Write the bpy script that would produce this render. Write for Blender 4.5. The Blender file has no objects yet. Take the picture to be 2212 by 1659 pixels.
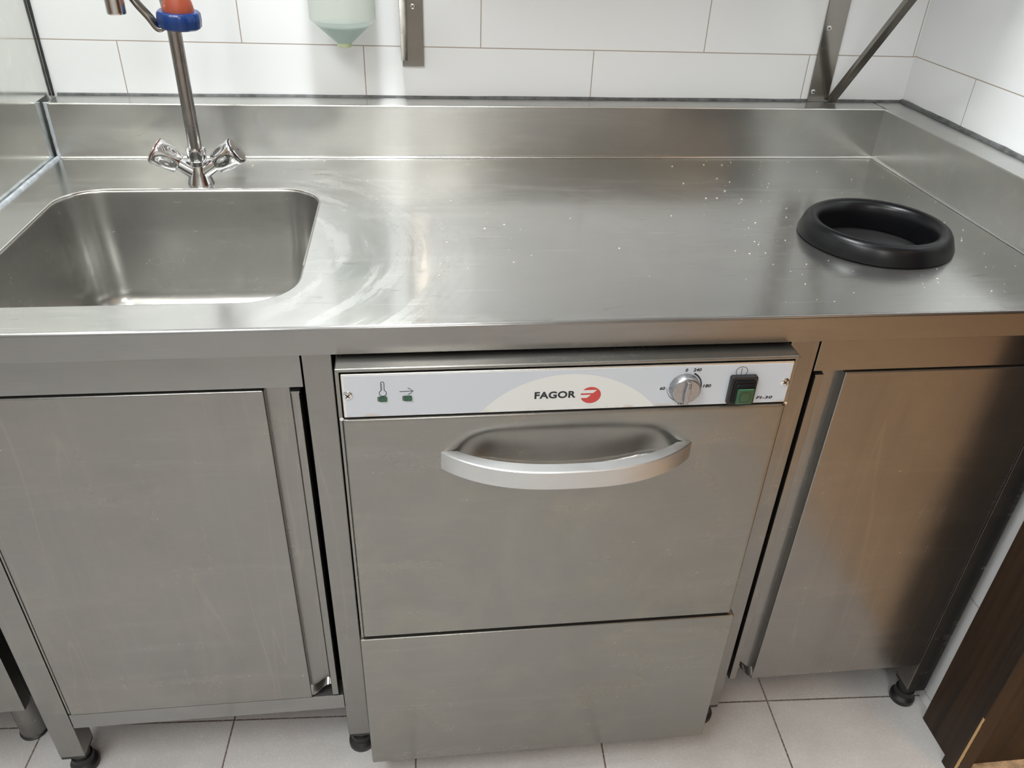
import bpy, bmesh, math, random
from mathutils import Vector, Matrix, Euler
S = bpy.context.scene
COL = S.collection
PI = math.pi
random.seed(4)

# ------------------------------------------------------------------ camera
cam = bpy.data.cameras.new('camera')
co = bpy.data.objects.new('camera', cam)
COL.objects.link(co)
cam.sensor_fit = 'HORIZONTAL'
cam.sensor_width = 36.0
cam.lens = 1720.4 / 2212 * 36.0
cam.clip_start = 0.02
co.location = (0.5861, -1.4525, 1.2795)
co.rotation_euler = (math.radians(57.2057), math.radians(-1.9821), math.radians(-6.4549))
S.camera = co

# ------------------------------------------------------------------ view / world
S.view_settings.view_transform = 'Standard'
S.view_settings.look = 'None'
S.view_settings.gamma = 1.0
S.view_settings.use_curve_mapping = False
S.view_settings.exposure = 0.38
w = bpy.data.worlds.new('world')
S.world = w
w.use_nodes = True
w.node_tree.nodes['Background'].inputs[0].default_value = (0.9, 0.95, 1.0, 1)
w.node_tree.nodes['Background'].inputs[1].default_value = 0.06


def area(name, loc, target, sx, sy, power, col, spread=180):
    l = bpy.data.lights.new(name, 'AREA')
    l.shape = 'RECTANGLE'
    l.size, l.size_y = sx, sy
    l.energy = power
    l.color = col
    l.spread = math.radians(spread)
    o = bpy.data.objects.new(name, l)
    COL.objects.link(o)
    o.location = loc
    d = Vector(target) - Vector(loc)
    o.rotation_euler = d.to_track_quat('-Z', 'Y').to_euler()
    return o


NEUT = (1.0, 0.985, 0.96)
COOL = (0.93, 0.975, 1.0)
WARM = (1.0, 0.62, 0.34)
# fluorescent fitting over the worktop, close to the wall
area('lamp_light_worktop', (0.52, -0.50, 2.53), (0.52, -0.50, 0), 0.10, 0.55, 23, COOL)
# ceiling fittings of the kitchen, behind the photographer
area('lamp_light_left', (-0.25, -1.75, 2.53), (-0.25, -1.75, 0), 0.6, 1.2, 16, COOL)
area('lamp_light_rear', (0.66, -3.05, 2.53), (0.66, -3.05, 0), 0.5, 1.2, 10, NEUT)
# warm lamps of the bar room seen through the opening on the right
area('lamp_light_bar', (2.3, -2.2, 2.53), (2.3, -2.2, 0), 0.4, 0.4, 4.5, WARM, 100)
area('lamp_light_bar_far', (2.35, -3.1, 2.53), (2.35, -3.1, 0), 0.4, 0.4, 3.5, WARM, 110)

# ------------------------------------------------------------------ node helpers


def new_mat(name):
    m = bpy.data.materials.new(name)
    m.use_nodes = True
    nt = m.node_tree
    for n in list(nt.nodes):
        nt.nodes.remove(n)
    return m, nt


class NG:
    def __init__(s, nt):
        s.nt = nt

    def n(s, t, **kw):
        nd = s.nt.nodes.new(t)
        for k, v in kw.items():
            setattr(nd, k, v)
        return nd

    def link(s, a, b):
        s.nt.links.new(a, b)

    def put(s, inp, v):
        if isinstance(v, bpy.types.NodeSocket):
            s.link(v, inp)
        elif isinstance(v, (tuple, list)) and len(v) == 3 and inp.type == 'RGBA':
            inp.default_value = (*v, 1)
        else:
            inp.default_value = v

    def math(s, op, a, b=0.0, c=0.0, clamp=False):
        nd = s.n('ShaderNodeMath', operation=op, use_clamp=clamp)
        s.put(nd.inputs[0], a)
        s.put(nd.inputs[1], b)
        s.put(nd.inputs[2], c)
        return nd.outputs[0]

    def pos(s):
        return s.n('ShaderNodeNewGeometry').outputs['Position']

    def sep(s, v):
        nd = s.n('ShaderNodeSeparateXYZ')
        s.link(v, nd.inputs[0])
        return nd.outputs

    def comb(s, x, y, z):
        nd = s.n('ShaderNodeCombineXYZ')
        s.put(nd.inputs[0], x)
        s.put(nd.inputs[1], y)
        s.put(nd.inputs[2], z)
        return nd.outputs[0]

    def mapv(s, v, loc=(0, 0, 0), rot=(0, 0, 0), scale=(1, 1, 1)):
        nd = s.n('ShaderNodeMapping')
        s.link(v, nd.inputs[0])
        nd.inputs[1].default_value = loc
        nd.inputs[2].default_value = rot
        nd.inputs[3].default_value = scale
        return nd.outputs[0]

    def noise(s, v, scale, detail=4, rough=0.55, dist=0.0):
        nd = s.n('ShaderNodeTexNoise')
        s.link(v, nd.inputs['Vector'])
        nd.inputs['Scale'].default_value = scale
        nd.inputs['Detail'].default_value = detail
        nd.inputs['Roughness'].default_value = rough
        nd.inputs['Distortion'].default_value = dist
        return nd.outputs['Fac']

    def rmap(s, v, a, b, c=0.0, d=1.0, smooth=False):
        nd = s.n('ShaderNodeMapRange')
        if smooth:
            nd.interpolation_type = 'SMOOTHSTEP'
        s.put(nd.inputs[0], v)
        nd.inputs[1].default_value = a
        nd.inputs[2].default_value = b
        nd.inputs[3].default_value = c
        nd.inputs[4].default_value = d
        return nd.outputs[0]

    def mix(s, f, a, b, mode='MIX'):
        nd = s.n('ShaderNodeMix', data_type='RGBA', blend_type=mode)
        s.put(nd.inputs[0], f)
        s.put(nd.inputs[6], a)
        s.put(nd.inputs[7], b)
        return nd.outputs[2]

    def bump(s, h, strength=0.3, dist=0.001, normal=None):
        nd = s.n('ShaderNodeBump')
        nd.inputs['Strength'].default_value = strength
        nd.inputs['Distance'].default_value = dist
        s.link(h, nd.inputs['Height'])
        if normal is not None:
            s.link(normal, nd.inputs['Normal'])
        return nd.outputs[0]

    def bsdf(s, **kw):
        nd = s.n('ShaderNodeBsdfPrincipled')
        for k, v in kw.items():
            s.put(nd.inputs[k.replace('_', ' ')], v)
        return nd

    def out(s, sh):
        o = s.n('ShaderNodeOutputMaterial')
        s.link(sh, o.inputs[0])


def simple(name, col, rough=0.5, metal=0.0, bump=0.0, bscale=200, var=0.0, **kw):
    m, nt = new_mat(name)
    g = NG(nt)
    p = g.pos()
    c = col
    if var:
        nz = g.noise(p, 60, 5)
        c = g.mix(g.rmap(nz, 0.35, 0.7), tuple(v * (1 - var) for v in col), tuple(min(1, v * (1 + var)) for v in col))
    b = g.bsdf(Base_Color=c, Roughness=rough, Metallic=metal, **kw)
    if bump:
        g.link(g.bump(g.noise(p, bscale, 3), bump, 0.0006), b.inputs['Normal'])
    g.out(b.outputs[0])
    return m


def steel(name, col=(0.60, 0.585, 0.56), r0=0.16, r1=0.34, grain=(1, 40, 40), streak=None,
          stain=0.0, aniso=0.55, wide=0.35, swirl=False, tan=(0, 1, 1), cloud=7.0, gs=28, spots=False, wav=0.035):
    """brushed stainless: sharp anisotropic lobe + wide lobe, grain lines, wipe marks, dried run marks"""
    m, nt = new_mat(name)
    g = NG(nt)
    p = g.pos()
    cl = g.noise(p, cloud, 5, 0.6, 0.6)                       # greasy cloudiness
    gr = g.noise(g.mapv(p, scale=grain), gs, 4, 0.7)          # brushing grain
    fine = g.noise(g.mapv(p, rot=(0.3, 0.2, 0.35), scale=(3, 26, 26)), 9, 3, 0.6)
    rough = g.rmap(g.math('ADD', g.math('MULTIPLY', cl, 0.75), g.math('MULTIPLY', fine, 0.25)), 0.33, 0.68, r0, r1)
    base = g.mix(g.rmap(gr, 0.3, 0.72), tuple(c * 0.965 for c in col), tuple(min(1, c * 1.03) for c in col))
    lf = g.noise(p, 4.2, 6, 0.62, 0.8)
    base = g.mix(g.rmap(lf, 0.56, 0.72, 0, 0.5), base, tuple(c * 1.16 for c in col))
    base = g.mix(g.rmap(lf, 0.46, 0.30, 0, 0.5), base, tuple(c * 0.84 for c in col))
    wp = g.noise(g.mapv(p, rot=(0.0, 0.28, -0.22), scale=(2.2, 17, 17)), 1.6, 5, 0.6, 0.5)
    base = g.mix(g.rmap(wp, 0.54, 0.70, 0, 0.5), base, tuple(min(1, c * 1.2) for c in col))
    rough = g.math('ADD', rough, g.rmap(wp, 0.54, 0.7, 0, 0.05))
    if streak:                                                # dried runs along an axis
        dr = g.noise(g.mapv(p, scale=(streak[0] * 0.62, streak[1] * 0.62, streak[2] * 0.5)), 1.0, 2, 0.5, 0.2)
        base = g.mix(g.rmap(g.math('ABSOLUTE', g.math('ADD', dr, -0.57)), 0.0, 0.007, 0.40, 0), base, tuple(min(1, c * 1.35) for c in (col[0], col[1] * 0.98, col[2] * 0.90)))
        st = g.noise(g.mapv(p, scale=streak), 1.0, 5, 0.62, 0.7)
        base = g.mix(g.rmap(st, 0.54, 0.74, 0, 0.30), base, tuple(min(1, c * 1.22) for c in (col[0], col[1] * 0.985, col[2] * 0.94)))
        base = g.mix(g.rmap(st, 0.42, 0.30, 0, 0.20), base, tuple(c * 0.72 for c in col))
        rough = g.math('ADD', rough, g.rmap(st, 0.5, 0.75, 0, 0.06))
    if stain:
        s2 = g.noise(g.mapv(p, scale=(1, 1, 1)), 11, 6, 0.66, 0.8)
        base = g.mix(g.rmap(s2, 0.48, 0.75, 0, min(1.0, stain * 2)), base, (min(1, col[0] * 1.22), min(1, col[1] * 1.17), min(1, col[2] * 1.05)))
        rough = g.math('ADD', rough, g.rmap(s2, 0.52, 0.7, 0, 0.04))
    if swirl:                                                 # wiping arcs round the sink
        x, y, z = g.sep(p)
        dx = g.math('SUBTRACT', x, 0.24)
        dy = g.math('ADD', y, 0.46)
        rad = g.math('SQRT', g.math('ADD', g.math('MULTIPLY', dx, dx), g.math('MULTIPLY', g.math('MULTIPLY', dy, dy), 1.2)))
        ang = g.math('ARCTAN2', dy, dx)
        pol = g.comb(g.math('MULTIPLY', rad, 34.0), g.math('MULTIPLY', ang, 1.4), 0.0)
        sw = g.noise(pol, 1.0, 6, 0.6, 0.25)
        mask = g.math('MULTIPLY', g.rmap(rad, 0.19, 0.24, 0, 1, True), g.rmap(rad, 0.34, 0.52, 1, 0, True))
        mask = g.math('MULTIPLY', mask, g.rmap(x, 0.36, 0.46, 0, 1, True))
        rough = g.math('ADD', rough, g.math('MULTIPLY', g.rmap(sw, 0.46, 0.58, -0.03, 0.10, True), mask))
        base = g.mix(g.math('MULTIPLY', g.rmap(sw, 0.50, 0.62, 0, 0.20, True), mask), base, (0.72, 0.71, 0.69))
        # long thin scratches along the top
        sc = g.noise(g.mapv(p, rot=(0, 0, 0.035), scale=(1.3, 95, 1)), 4.5, 2, 0.5)
        base = g.mix(g.rmap(sc, 0.715, 0.735, 0, 0.55), base, (0.95, 0.93, 0.9))
        sc2 = g.noise(g.mapv(p, rot=(0, 0, -0.5), scale=(5, 70, 1)), 5, 2, 0.5)
        base = g.mix(g.rmap(sc2, 0.745, 0.76, 0, 0.5), base, (0.22, 0.2, 0.18))
        # brown scuff patches
        pt = g.noise(g.mapv(p, rot=(0, 0, -0.25), scale=(9, 46, 1)), 1.6, 6, 0.7, 0.6)
        pm = g.rmap(g.noise(p, 5.0, 2), 0.52, 0.62)
        base = g.mix(g.math('MULTIPLY', g.rmap(pt, 0.60, 0.66, 0, 0.5), pm), base, (0.30, 0.27, 0.23))
    if spots:
        vo = g.n('ShaderNodeTexVoronoi')
        g.link(p, vo.inputs['Vector'])
        vo.inputs['Scale'].default_value = 210
        sm = g.math('MULTIPLY', g.rmap(vo.outputs['Distance'], 0.10, 0.14, 1, 0), g.rmap(g.noise(p, 9, 3), 0.63, 0.72))
        base = g.mix(g.math('MULTIPLY', sm, 0.12), base, (0.85, 0.82, 0.76))
    bm_ = g.bump(gr, 0.03, 0.0001)
    bm_ = g.bump(g.noise(p, 5, 2), wav, 0.0030, bm_) if wav else bm_          # slight panel waviness
    tg = g.comb(*tan)
    a = g.bsdf(Base_Color=base, Metallic=1.0, Roughness=rough, Anisotropic=aniso)
    g.link(bm_, a.inputs['Normal'])
    g.link(tg, a.inputs['Tangent'])
    b = g.bsdf(Base_Color=base, Metallic=0.92, Roughness=0.46, Anisotropic=min(0.9, aniso + 0.2))
    g.link(bm_, b.inputs['Normal'])
    g.link(tg, b.inputs['Tangent'])
    mx = g.n('ShaderNodeMixShader')
    mx.inputs[0].default_value = wide
    g.link(a.outputs[0], mx.inputs[1])
    g.link(b.outputs[0], mx.inputs[2])
    g.out(mx.outputs[0])
    return m


def tiles(name, horiz, off, zoff, slope=0.0, flip=False):
    m, nt = new_mat(name)
    g = NG(nt)
    p = g.pos()
    x, y, z = g.sep(p)
    u = x if horiz == 'x' else y
    uu = g.math('ADD', u, -off)
    zz = g.math('ADD', g.math('ADD', z, -zoff), g.math('MULTIPLY', x, slope))
    br = g.n('ShaderNodeTexBrick')
    g.link(g.comb(uu, zz, 0), br.inputs['Vector'])
    br.offset = 0.5
    br.offset_frequency = 2
    br.inputs['Scale'].default_value = 1
    br.inputs['Brick Width'].default_value = 0.3956
    br.inputs['Row Height'].default_value = 0.25
    br.inputs['Mortar Size'].default_value = 0.0009
    br.inputs['Mortar Smooth'].default_value = 0.2
    br.inputs['Color1'].default_value = (0.86, 0.87, 0.875, 1)
    br.inputs['Color2'].default_value = (0.845, 0.855, 0.86, 1)
    br.inputs['Mortar'].default_value = (0.40, 0.33, 0.27, 1)
    c = br.outputs['Color']
    dn = g.noise(p, 90, 3, 0.7)
    c = g.mix(g.rmap(dn, 0.77, 0.8, 0, 0.7), c, (0.25, 0.22, 0.19))
    b = g.bsdf(Base_Color=c, Roughness=g.rmap(br.outputs['Fac'], 0, 1, 0.16, 0.7), Coat_Weight=0.3, Coat_Roughness=0.08)
    n = g.bump(g.math('SUBTRACT', 1.0, br.outputs['Fac']), 0.5, 0.0012)
    n = g.bump(g.noise(p, 9, 2), 0.08, 0.004, n)
    g.link(n, b.inputs['Normal'])
    g.out(b.outputs[0])
    return m


def floor_mat(name):
    m, nt = new_mat(name)
    g = NG(nt)
    p = g.pos()
    ph = -0.0477
    x, y, z = g.sep(p)
    u = g.math('ADD', g.math('MULTIPLY', x, math.cos(ph)), g.math('MULTIPLY', y, math.sin(ph)))
    v = g.math('ADD', g.math('MULTIPLY', x, -math.sin(ph)), g.math('MULTIPLY', y, math.cos(ph)))
    br = g.n('ShaderNodeTexBrick')
    g.link(g.comb(g.math('ADD', u, 0.0583 + 3.226), g.math('ADD', v, 0.533 + 3.226), 0), br.inputs['Vector'])
    br.offset = 0.0
    br.inputs['Scale'].default_value = 1
    br.inputs['Brick Width'].default_value = 0.3226
    br.inputs['Row Height'].default_value = 0.3226
    br.inputs['Mortar Size'].default_value = 0.0016
    br.inputs['Mortar Smooth'].default_value = 0.3
    br.inputs['Color1'].default_value = (0.60, 0.585, 0.57, 1)
    br.inputs['Color2'].default_value = (0.57, 0.56, 0.55, 1)
    br.inputs['Mortar'].default_value = (0.13, 0.09, 0.065, 1)
    c = br.outputs['Color']
    fine = g.noise(p, 260, 4, 0.6, 1.4)
    big = g.noise(p, 7, 4, 0.6)
    c = g.mix(g.math('MULTIPLY', g.rmap(fine, 0.52, 0.6), 0.30), c, (0.80, 0.79, 0.77))
    c = g.mix(g.rmap(big, 0.42, 0.66, 0, 0.28), c, (0.42, 0.37, 0.34))
    sp = g.noise(p, 70, 4, 0.7)
    c = g.mix(g.rmap(sp, 0.73, 0.78, 0, 0.6), c, (0.14, 0.10, 0.08))
    b = g.bsdf(Base_Color=c, Roughness=g.rmap(fine, 0.4, 0.62, 0.50, 0.32))
    n = g.bump(fine, 0.55, 0.0012)
    n = g.bump(g.math('SUBTRACT', 1.0, br.outputs['Fac']), 0.6, 0.0015, n)
    g.link(n, b.inputs['Normal'])
    g.out(b.outputs[0])
    return m


def wood_mat(name, dark=(0.016, 0.010, 0.007), mid=(0.052, 0.028, 0.014), scale=(34, 34, 1.7), wear=False, rough=0.33):
    m, nt = new_mat(name)
    g = NG(nt)
    p = g.pos()
    a = g.noise(g.mapv(p, scale=scale), 1.0, 6, 0.62, 0.5)
    b_ = g.noise(g.mapv(p, scale=(scale[0] * 6, scale[1] * 6, scale[2] * 2)), 1.0, 4, 0.6)
    f = g.math('ADD', g.math('MULTIPLY', a, 0.75), g.math('MULTIPLY', b_, 0.25))
    c = g.mix(g.rmap(f, 0.36, 0.62), dark, mid)
    c = g.mix(g.rmap(a, 0.60, 0.72, 0, 0.5), c, (0.085, 0.05, 0.022))
    if wear:
        x, y, z = g.sep(p)
        dx = g.math('ABSOLUTE', g.math('ADD', x, -1.4655))
        wn = g.noise(p, 120, 4, 0.7)
        lim = g.math('ADD', g.math('MULTIPLY', g.rmap(z, 0.16, 0.0, 0.0, 0.0016), 1.0), g.math('MULTIPLY', wn, 0.0042))
        near = g.math('LESS_THAN', dx, g.math('ADD', lim, -0.001))
        low = g.math('LESS_THAN', z, g.math('ADD', 0.135, g.math('MULTIPLY', wn, 0.05)))
        front = g.math('LESS_THAN', y, -0.7615)
        mk = g.math('MULTIPLY', g.math('MULTIPLY', near, low), front)
        c = g.mix(mk, c, (0.50, 0.33, 0.15))
    sh = g.bsdf(Base_Color=c, Roughness=0.5, Specular_IOR_Level=0.25)
    g.link(g.bump(b_, 0.15, 0.0008), sh.inputs['Normal'])
    g.out(sh.outputs[0])
    return m


M = {}
M['top'] = steel('worktop_steel', (0.57, 0.57, 0.55), 0.15, 0.23, (1, 40, 40), aniso=0.5, wide=0.2, swirl=True, stain=0.12)
M['splash'] = steel('splash_steel', (0.52, 0.52, 0.50), 0.15, 0.23, (1, 40, 40), aniso=0.7, wide=0.3, stain=0.15)
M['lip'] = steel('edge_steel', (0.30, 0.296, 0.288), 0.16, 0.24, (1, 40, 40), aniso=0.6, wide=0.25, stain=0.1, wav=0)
M['door'] = steel('door_steel', (0.285, 0.276, 0.263), 0.17, 0.25, (1, 40, 40), streak=(26, 26, 1.6), aniso=0.3, wide=0.3, stain=0.25, spots=True)  # front steels darkened in place of the photographer's shadow they would mirror
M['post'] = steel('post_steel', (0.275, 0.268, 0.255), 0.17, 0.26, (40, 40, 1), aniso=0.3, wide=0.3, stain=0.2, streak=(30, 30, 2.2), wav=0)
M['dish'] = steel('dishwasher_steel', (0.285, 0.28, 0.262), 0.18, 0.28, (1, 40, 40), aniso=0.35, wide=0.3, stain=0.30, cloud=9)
M['bowl'] = steel('sink_steel', (0.45, 0.445, 0.42), 0.18, 0.28, (6, 6, 6), aniso=0.2, wide=0.35, stain=0.12)
M['mirror'] = steel('panel_steel', (0.80, 0.81, 0.77), 0.07, 0.15, (1, 40, 40), aniso=0.2, wide=0.16, stain=0.14, wav=0)
M['bracket'] = steel('bracket_steel', (0.27, 0.25, 0.225), 0.10, 0.2, (40, 40, 1), aniso=0.1, wide=0.2, stain=0.2, wav=0)
M['rim'] = simple('bright_steel', (0.82, 0.81, 0.78), 0.22, 1.0)
M['chrome'] = simple('chrome', (0.74, 0.74, 0.75), 0.09, 1.0)
M['pipe'] = steel('pipe_steel', (0.36, 0.335, 0.32), 0.16, 0.3, (40, 40, 1), aniso=0.0, wide=0.2, wav=0)
M['alu'] = steel('handle_aluminium', (0.62, 0.63, 0.63), 0.32, 0.46, (1, 40, 40), aniso=0.2, wide=0.6, stain=0.08, cloud=20)
M['knob'] = steel('worn_knob', (0.40, 0.40, 0.41), 0.16, 0.34, (20, 20, 20), aniso=0, wide=0.3, cloud=90, stain=0.2, wav=0)
M['black'] = simple('black_rubber', (0.005, 0.005, 0.006), 0.30, 0, bump=0.12, bscale=120, Specular_IOR_Level=0.3)
M['chute'] = simple('dark_glossy_plastic', (0.07, 0.07, 0.072), 0.25)
M['foot'] = simple('black_plastic', (0.015, 0.014, 0.014), 0.42)
M['dark'] = simple('dark_inside', (0.012, 0.011, 0.010), 0.6)
M['bodysteel'] = simple('galvanised_inner', (0.20, 0.195, 0.185), 0.5, 1.0)
M['print'] = simple('black_print', (0.018, 0.018, 0.022), 0.45)
M['navy'] = simple('dark_print', (0.012, 0.018, 0.024), 0.4)
M['red'] = simple('red_print', (0.56, 0.06, 0.055), 0.38)
M['cream'] = simple('cream_print', (0.72, 0.745, 0.73), 0.35)
M['green'] = simple('green_lens', (0.004, 0.075, 0.028), 0.12, Coat_Weight=0.6)
M['greendark'] = simple('dark_green_lens', (0.002, 0.03, 0.012), 0.15, Coat_Weight=0.6)
M['blue'] = simple('blue_plastic', (0.004, 0.030, 0.14), 0.25, 0, bump=0.1, bscale=60)
M['orange'] = simple('red_orange_rubber', (0.30, 0.058, 0.028), 0.42, 0, var=0.12)
M['grey_silicone'] = simple('silicone', (0.42, 0.45, 0.48), 0.35, 0, bump=0.8, bscale=160, var=0.25)
M['dark_silicone'] = simple('grimy_silicone', (0.11, 0.115, 0.115), 0.45, 0, bump=0.8, bscale=160, var=0.5)
M['seam'] = simple('black_seam', (0.02, 0.02, 0.02), 0.5)
M['crumb'] = simple('crumb', (0.8, 0.74, 0.62), 0.7)
M['white_plastic'] = simple('white_plastic', (0.78, 0.79, 0.78), 0.35)
M['ceiling'] = simple('ceiling_paint', (0.75, 0.75, 0.73), 0.8)
M['rearwall'] = simple('rear_wall_paint', (0.62, 0.62, 0.60), 0.6)
M['tile_back'] = tiles('wall_tiles_back', 'x', 0.1119 - 0.3956 * 0.5 - 0.3956 * 4, 1.0262 - 0.25 * 5, 0.0045)
M['tile_right'] = tiles('wall_tiles_right', 'y', -0.1870 - 0.3956 * 0.5 - 0.3956 * 4, 1.0207 - 0.25 * 5)
M['floor'] = floor_mat('floor_tiles')
M['wood'] = wood_mat('dark_wood', wear=True)
M['wood2'] = wood_mat('bar_wood', (0.05, 0.025, 0.012), (0.20, 0.095, 0.04), (20, 20, 1.2))
M['hall'] = simple('beige_stone', (0.66, 0.47, 0.30), 0.4, 0, var=0.35)

# milky bottle and liquid
m, nt = new_mat('milky_plastic')
g = NG(nt)
tr = g.n('ShaderNodeBsdfTransparent')
tr.inputs[0].default_value = (0.97, 0.99, 0.975, 1)
pr = g.bsdf(Base_Color=(0.84, 0.85, 0.80), Roughness=0.25)
tl = g.n('ShaderNodeBsdfTranslucent')
tl.inputs[0].default_value = (0.86, 0.90, 0.85, 1)
m1 = g.n('ShaderNodeMixShader')
m1.inputs[0].default_value = 0.4
g.link(pr.outputs[0], m1.inputs[1])
g.link(tl.outputs[0], m1.inputs[2])
m2 = g.n('ShaderNodeMixShader')
m2.inputs[0].default_value = 0.30
g.link(m1.outputs[0], m2.inputs[1])
g.link(tr.outputs[0], m2.inputs[2])
g.out(m2.outputs[0])
M['milky'] = m
M['liquid'] = simple('teal_soap', (0.16, 0.42, 0.42), 0.2)
M['nozzle'] = simple('pale_green_plastic', (0.52, 0.58, 0.36), 0.35)

# control panel sticker: bluish white with a cream disc segment behind the lettering
m, nt = new_mat('control_sticker')
g = NG(nt)
x, y, z = g.sep(g.pos())
dx = g.math('ADD', x, -0.7587)
dz = g.math('ADD', z, -0.6582)
r = g.math('SQRT', g.math('ADD', g.math('MULTIPLY', dx, dx), g.math('MULTIPLY', dz, dz)))
c = g.mix(g.rmap(r, 0.1355, 0.1361, 1, 0), (0.58, 0.625, 0.68), (0.72, 0.745, 0.73))
nz = g.noise(g.pos(), 110, 3, 0.6)
c = g.mix(g.rmap(nz, 0.745, 0.77, 0, 0.8), c, (0.2, 0.15, 0.1))
edge = g.math('MULTIPLY', g.rmap(z, 0.7495, 0.7450, 0, 1), g.rmap(g.noise(g.pos(), 40, 4), 0.5, 0.65))
c = g.mix(g.math('MULTIPLY', edge, 0.6), c, (0.45, 0.34, 0.2))
b = g.bsdf(Base_Color=c, Roughness=0.3)
g.out(b.outputs[0])
M['sticker'] = m


def emit(name, col, s):
    m, nt = new_mat(name)
    g = NG(nt)
    e = g.n('ShaderNodeEmission')
    e.inputs[0].default_value = (*col, 1)
    e.inputs[1].default_value = s
    g.out(e.outputs[0])
    return m


M['lamp'] = emit('lamp_diffuser', (1, 0.98, 0.95), 5)
M['lampwarm'] = emit('lamp_diffuser_warm', (1, 0.62, 0.34), 2.5)

# ------------------------------------------------------------------ mesh helpers


def finish(bm, sharp=38):
    bmesh.ops.recalc_face_normals(bm, faces=bm.faces)
    lim = math.radians(sharp)
    for f in bm.faces:
        f.smooth = True
    for e in bm.edges:
        if len(e.link_faces) == 2:
            e.smooth = e.calc_face_angle(0) < lim
        else:
            e.smooth = True


def obj(name, bm, mat, parent=None, sharp=38, recalc=True, flat=False, **props):
    """link bm (in world coordinates) as one mesh object, optionally under a thing"""
    if recalc:
        finish(bm, sharp)
    if flat:
        for f in bm.faces:
            f.smooth = False
    me = bpy.data.meshes.new(name)
    if parent is not None:
        off = Vector((0, 0, 0))
        q = parent
        while q is not None:
            off += q.location
            q = q.parent
        bmesh.ops.translate(bm, verts=bm.verts, vec=-off)
    bm.to_mesh(me)
    bm.free()
    for mm in (mat if isinstance(mat, (list, tuple)) else [mat]):
        me.materials.append(mm)
    o = bpy.data.objects.new(name, me)
    COL.objects.link(o)
    if len(me.polygons) < 500 and not flat:
        wn = o.modifiers.new('weighted', 'WEIGHTED_NORMAL')
        wn.keep_sharp = True
        wn.weight = 100
    if parent is not None:
        o.parent = parent
    for k, v in props.items():
        o[k] = v
    return o


def thing(name, loc, label, cat, group=None):
    o = bpy.data.objects.new(name, None)
    o.empty_display_size = 0.05
    COL.objects.link(o)
    o.location = loc
    o['label'] = label
    o['category'] = cat
    if group:
        o['group'] = group
    return o


def box(bm, x0, x1, y0, y1, z0, z1, bev=0.0, seg=2):
    r = bmesh.ops.create_cube(bm, size=1)
    vs = r['verts']
    bmesh.ops.transform(bm, verts=vs, matrix=Matrix.Translation(((x0 + x1) / 2, (y0 + y1) / 2, (z0 + z1) / 2)) @ Matrix.Diagonal((abs(x1 - x0), abs(y1 - y0), abs(z1 - z0), 1)))
    if bev:
        es = {e for v in vs for e in v.link_edges}
        bmesh.ops.bevel(bm, geom=list(es), offset=bev, segments=seg, profile=0.5, affect='EDGES')
    return bm


def BX(*a, **k):
    return box(bmesh.new(), *a, **k)


def lathe(bm, prof, origin, axis=(0, 0, 1), n=40, rfun=None, cap0=True, cap1=True):
    ax = Vector(axis).normalized()
    q = ax.to_track_quat('Z', 'Y').to_matrix()
    o = Vector(origin)
    rings = []
    for i, (r, h) in enumerate(prof):
        ring = []
        for k in range(n):
            a = 2 * PI * k / n
            rr = rfun(r, h, a) if rfun else r
            ring.append(bm.verts.new(o + q @ Vector((rr * math.cos(a), rr * math.sin(a), h))))
        rings.append(ring)
    for i in range(len(rings) - 1):
        for k in range(n):
            bm.faces.new((rings[i][k], rings[i][(k + 1) % n], rings[i + 1][(k + 1) % n], rings[i + 1][k]))
    if cap0:
        bm.faces.new(rings[0][::-1])
    if cap1:
        bm.faces.new(rings[-1])
    return bm


def LT(*a, **k):
    return lathe(bmesh.new(), *a, **k)


def tube(bm, pts, rad, n=20, cap=True):
    """tube through the points; rad float or list"""
    P = [Vector(p) for p in pts]
    rs = rad if isinstance(rad, (list, tuple)) else [rad] * len(P)
    up = None
    rings = []
    for i, p in enumerate(P):
        t = (P[min(i + 1, len(P) - 1)] - P[max(i - 1, 0)]).normalized()
        if up is None:
            up = t.orthogonal().normalized()
        up = (up - t * up.dot(t)).normalized()
        s = t.cross(up)
        rings.append([bm.verts.new(p + (up * math.cos(2 * PI * k / n) + s * math.sin(2 * PI * k / n)) * rs[i]) for k in range(n)])
    for i in range(len(rings) - 1):
        for k in range(n):
            bm.faces.new((rings[i][k], rings[i][(k + 1) % n], rings[i + 1][(k + 1) % n], rings[i + 1][k]))
    if cap:
        bm.faces.new(rings[0][::-1])
        bm.faces.new(rings[-1])
    return bm


def smooth_path(pts, n=12):
    P = [Vector(p) for p in pts]
    P = [P[0] * 2 - P[1]] + P + [P[-1] * 2 - P[-2]]
    out = []
    for i in range(1, len(P) - 2):
        for k in range(n):
            t = k / n
            a, b, c, d = P[i - 1], P[i], P[i + 1], P[i + 2]
            out.append(0.5 * ((2 * b) + (c - a) * t + (2 * a - 5 * b + 4 * c - d) * t * t + (3 * b - a - 3 * c + d) * t ** 3))
    out.append(P[-2])
    return out


def extrude_poly(bm, pts, vec, bev=0.0):
    """closed polygon (3D points) extruded along vec"""
    vs = [bm.verts.new(p) for p in pts]
    f = bm.faces.new(vs)
    r = bmesh.ops.extrude_face_region(bm, geom=[f])
    nv = [v for v in r['geom'] if isinstance(v, bmesh.types.BMVert)]
    bmesh.ops.translate(bm, verts=nv, vec=vec)
    if bev:
        bmesh.ops.bevel(bm, geom=list(bm.edges), offset=bev, segments=2, profile=0.5, affect='EDGES')
    return bm


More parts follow.
